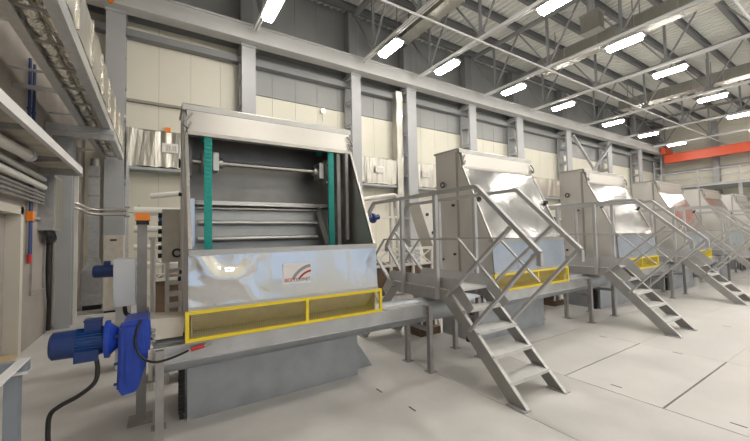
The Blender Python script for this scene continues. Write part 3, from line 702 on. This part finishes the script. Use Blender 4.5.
# foil duct outside the tray
t = thing('foil_duct', 'tall foil-wrapped duct above the tray along the left wall', 'duct', (-.93, 7.0, 4.3))
vs = []; n = 30
for k in range(n + 1):
    y = 2.0 + k * .333; j = random.uniform(-.014, .014); j2 = random.uniform(-.014, .014)
    vs += [(-1.02, y, 4.31), (-.82 + j, y, 4.31), (-.82 + j2, y, 4.55), (-.82 - j, y, 4.8), (-.82 + j, y, 5.0 + j2), (-1.02, y, 5.0)]
MB().add(vs, [(6*k+q, 6*k+(q+1)%6, 6*k+6+(q+1)%6, 6*k+6+q) for k in range(n) for q in range(6)] + [(5,4,3,2,1,0), tuple(6*n+q for q in range(6))]).build('foil_wrap', 'foil_wall', t)
for k in range(1, 9):
    y = 2.0 + k * 1.1; MB().box(-.85, -.795, y, y + .025, 4.30, 5.02).build('seam_band', 'foil', t)
for k in range(5): MB().box(-1.79, -.81, 2.7 + k * 2.1, 2.74 + k * 2.1, 4.28, 4.31).build('support_arm', 'galvanised', t)
# lower tray
t = thing('wall_shelf', 'lower open bracket shelf of pale angle steel on the left wall', 'shelf', (-1.5, 6.5, 3.05))
MB().box(-1.25, -1.19, 2.5, 8.45, 3.02, 3.14).build('front_angle', 'chord_paint', t)
for y in (3.4, 5.45, 7.35):
    MB().prism([(-1.79, 2.98), (-1.25, 3.05), (-1.25, 3.10), (-1.79, 3.10)], 'y', y - .02, y + .02).build('bracket', 'leg_grey', t)
MB().box(-1.79, -1.25, 2.5, 8.45, 3.10, 3.13).build('shelf_plate', 'mottled', t)
MB().box(-1.79, -1.19, 8.45, 8.50, 2.98, 3.14).build('end_plate', 'galvanised', t)
# pipes below it
for k, (zz, rr, m) in enumerate(((2.86, .05, 'galvanised'), (2.72, .055, 'white_paint'), (2.60, .022, 'leg_grey'), (2.54, .022, 'leg_grey'), (2.48, .022, 'leg_grey'), (2.42, .022, 'leg_grey'))):
    o = MB().cyl((XL + .10, 2.6, zz), (XL + .10, 8.3, zz), rr, n=12).build('wall_pipe', m)
    tag(o, ['bare silver pipe under the left wall shelf, topmost', 'white pipe under the left wall shelf, just above the thin conduits', 'topmost thin grey conduit above the brown door', 'second thin grey conduit above the brown door', 'third thin grey conduit above the brown door', 'lowest thin grey conduit above the brown door'][k], 'pipe', 'pipes along the left wall')
t = thing('white_pipe_stub', 'short white pipe stub with collar at the left picture edge', 'pipe', (-1.6, 6.2, 3.0))
MB().cyl((-1.55, 5.2, 2.93), (-1.55, 6.75, 2.99), .07, n=16).build('pipe', 'white_paint', t)
MB().cyl((-1.55, 6.70, 2.99), (-1.55, 6.82, 2.995), .085, n=16).build('collar', 'box_grey', t)
for k in range(2):
    y = 7.64 + k * .24
    o = MB().cyl((XL + .05, y, 3.14), (XL + .05, y, 4.75), .022, n=10).cyl((XL + .05, y, 3.9), (XL + .05, y, 3.94), .032, n=10).build('blue_conduit', 'pipe_blue')
    tag(o, ['blue upright conduit on the left wall, the left one', 'blue upright conduit on the left wall, the right one'][k], 'conduit', 'blue conduits on the left wall')
t = thing('isolator_box', 'orange isolator box with blue conduits beside the brown door', 'switch', (XL + .05, 7.82, 1.3))
MB().box(XL + .008, XL + .085, 7.78, 7.89, 2.10, 2.26).build('box', 'orange', t)
for y in (7.80, 7.87):
    MB().cyl((XL + .05, y, 2.26), (XL + .05, y, 2.95), .018, n=8).cyl((XL + .05, y, 1.50), (XL + .05, y, 2.10), .018, n=8).build('conduit', 'pipe_blue', t)
MB().cyl((XL + .05, 7.80, 1.40), (XL + .05, 7.80, 1.55), .03, n=10).build('plug', 'red', t)
MB().box(XL, XL + .05, 7.94, 8.42, 2.14, 2.18).build('bracket', 'galvanised', t)
t = thing('cable_trunking', 'short galvanised cable trunking drop on the left wall', 'trunking', (XL + .1, 8.75, 1.9))
MB().box(XL, XL + .22, 8.44, 9.06, 1.96, 2.97).build('trunking', 'galvanised', t)
MB().box(XL + .22, XL + .235, 8.46, 9.04, 2.0, 2.93).build('lid', 'foil_wall', t)
for k in range(5):
    y = 8.5 + k * .12
    MB().tube(smooth_path([(XL + .1, y, 1.97), (XL + .13, y + .02, 1.86), (XL + .1, y + .2, 1.78), (XL + .08, 8.9, 1.72)]), .03, 7).build('cable', 'black', t)
o = MB().tube(smooth_path([(XL + .06, 8.95, 1.75), (XL + .05, 8.98, 1.2), (XL + .07, 8.95, .75), (XL + .06, 9.05, .55), (XL + .06, 9.02, .05)]), .035, 8).build('floor_cable', 'black'); tag(o, 'black cable bundle running down the left wall to the floor', 'cable')
o = MB().box(XL, XL + .03, 8.05, 8.08, .85, 1.95).box(XL, XL + .03, 8.08, 8.85, .85, .88).box(XL, XL + .03, 8.82, 8.85, .88, 1.95).build('wall_bracket_frame', 'leg_grey'); tag(o, 'thin dark angle frame fixed on the left wall', 'frame')
# left wall posts
t = thing('wall_post', 'blue-grey steel post standing against the left wall', 'column', (-1.6, 9.45, 0))
MB().box(-1.71, -1.47, 9.30, 9.33, 0, 3.9).build('flange', 'column_paint', t); MB().box(-1.71, -1.47, 9.57, 9.60, 0, 3.9).build('flange', 'column_paint', t)
MB().box(-1.60, -1.58, 9.33, 9.57, 0, 3.9).build('web', 'column_paint', t)
o = MB().prism([(-1.72, 10.3), (-1.52, 10.3), (-1.52, 10.36), (-1.72, 10.36)], 'z', 0, 3.4).box(-1.7, -1.68, 10.24, 10.3, 0, 3.4).build('pale_channel', 'white_paint'); tag(o, 'pale upright channel beside the left wall post', 'channel')
# vertical duct with flared foot
t = thing('extract_duct', 'slim grey vertical duct with flared foot in the back left corner', 'duct', (-1.37, 11.5, 0))
MB().box(-1.47, -1.27, 11.4, 11.6, 1.3, 3.70).build('shaft', 'galvanised', t)
MB().cyl((-1.37, 11.5, 3.70), (-1.37, 11.5, 3.90), .098, .09, n=14).build('cap', 'leg_grey', t)
MB().add([(-1.47,11.4,1.3),(-1.27,11.4,1.3),(-1.27,11.6,1.3),(-1.47,11.6,1.3),(-1.58,11.3,1.0),(-1.16,11.3,1.0),(-1.16,11.7,1.0),(-1.58,11.7,1.0)], [(0,1,5,4),(1,2,6,5),(2,3,7,6),(3,0,4,7),(0,3,2,1),(4,5,6,7)]).build('flare', 'galvanised', t)
MB().box(-1.58, -1.16, 11.3, 11.7, .12, 1.0).build('foot_box', 'galvanised', t)
MB().box(-1.56, -1.18, 11.32, 11.68, 0, .12).build('base', 'black', t)
for z in (2.45, 2.9, 3.4): MB().box(-1.485, -1.255, 11.385, 11.615, z, z + .04).build('joint_band', 'stainless_bright', t)
# double pipe run
for k, dz in enumerate((0, -.10)):
    o = MB().tube([(-1.795, 9.72, 2.60 + dz), (-1.50, 9.72, 2.58 + dz), (-1.42, 9.78, 2.55 + dz), (-1.31, 9.98, 2.48 + dz), (-1.26, 10.05, 2.47 + dz), (-1.15, 10.1, 2.46 + dz), (-.60, 10.1, 2.46 + dz)], .035, 10).build('pipe_run', 'stainless_bright')
    tag(o, ['upper of two bent steel pipes crossing the back left corner', 'lower of two bent steel pipes crossing the back left corner'][k], 'pipe', 'bent corner pipes')
t = thing('pipe_stand', 'slim upright frame holding the bent corner pipes', 'stand', (-.6, 10.1, 0))
MB().box(-.62, -.56, 10.16, 10.22, 0, 3.6).build('upright', 'galvanised', t)
MB().box(-.64, -.54, 10.14, 10.22, 2.30, 2.34).box(-.64, -.54, 10.14, 10.22, 2.52, 2.56).build('clamp', 'leg_grey', t)
# cabinet in the corner
t = thing('floor_cabinet', 'tall beige steel cabinet in front of the first wall column', 'cabinet', (-.83, 10.6, 0))
MB().box(-1.08, -.68, 10.6, 11.0, .05, 1.88).build('body', 'cream_steel', t)
MB().box(-1.07, -.69, 10.585, 10.6, .08, 1.86).build('door', 'cream_steel', t)
MB().box(-.95, -.82, 10.575, 10.585, 1.74, 1.78).build('vent', 'black', t)
MB().box(-1.06, -.70, 10.62, 10.98, 0, .05).build('base', 'black', t)
# horizontal background pipes behind the beacon post
for k, (zz, rr) in enumerate(((1.05, .10), (1.55, .07), (2.05, .09), (2.55, .12))):
    o = MB().cyl((-.52, 11.6, zz), (2.4, 11.6, zz), rr, n=14).build('header_pipe', 'white_paint')
    tag(o, '%s white horizontal header pipe up from the floor behind the beacon' % ORD[k], 'pipe', 'white header pipes on the back wall')

t = thing('pipe_rack', 'grey post rack carrying the white header pipes', 'rack', (.9, 11.8, 0))
for xx in (-.45, 2.3):
    rp_ = MB().box(xx, xx + .08, 11.74, 11.84, 0, 2.75).build('rack_post', 'galvanised', t)
    for zz, rr in ((1.05, .10), (1.55, .07), (2.05, .09), (2.55, .12)): MB().box(xx, xx + .08, 11.5, 11.74, zz - rr - .03, zz - rr).build('bracket', 'galvanised', rp_)
# ================================================================== FOREGROUND STAND
t = thing('steel_stand', 'slate-grey steel stand with crossing top bars at the left edge', 'stand', (-.83, 3.41, 0))
MB().box(-.870, -.798, 3.37, 3.46, .01, .835).build('post', 'slate_paint', t)
MB().box(-1.6, -.757, 3.405, 3.46, .845, .915).build('cross_beam', 'slate_paint', t)
MB().box(-1.6, -.750, 3.36, 3.47, .835, .845).build('beam_flange', 'chord_paint', t)
MB().box(-.818, -.757, 2.2, 3.462, .915, .925).build('top_bar', 'chord_paint', t)
MB().box(-.94, -.73, 3.32, 3.52, 0, .01).build('foot_plate', 'slate_paint', t)
o = MB().box(-1.955, -1.78, 6.2, 7.45, 0.0, .05).build('threshold_plank', 'wood'); tag(o, 'pale wooden plank lying at the foot of the brown door', 'plank')
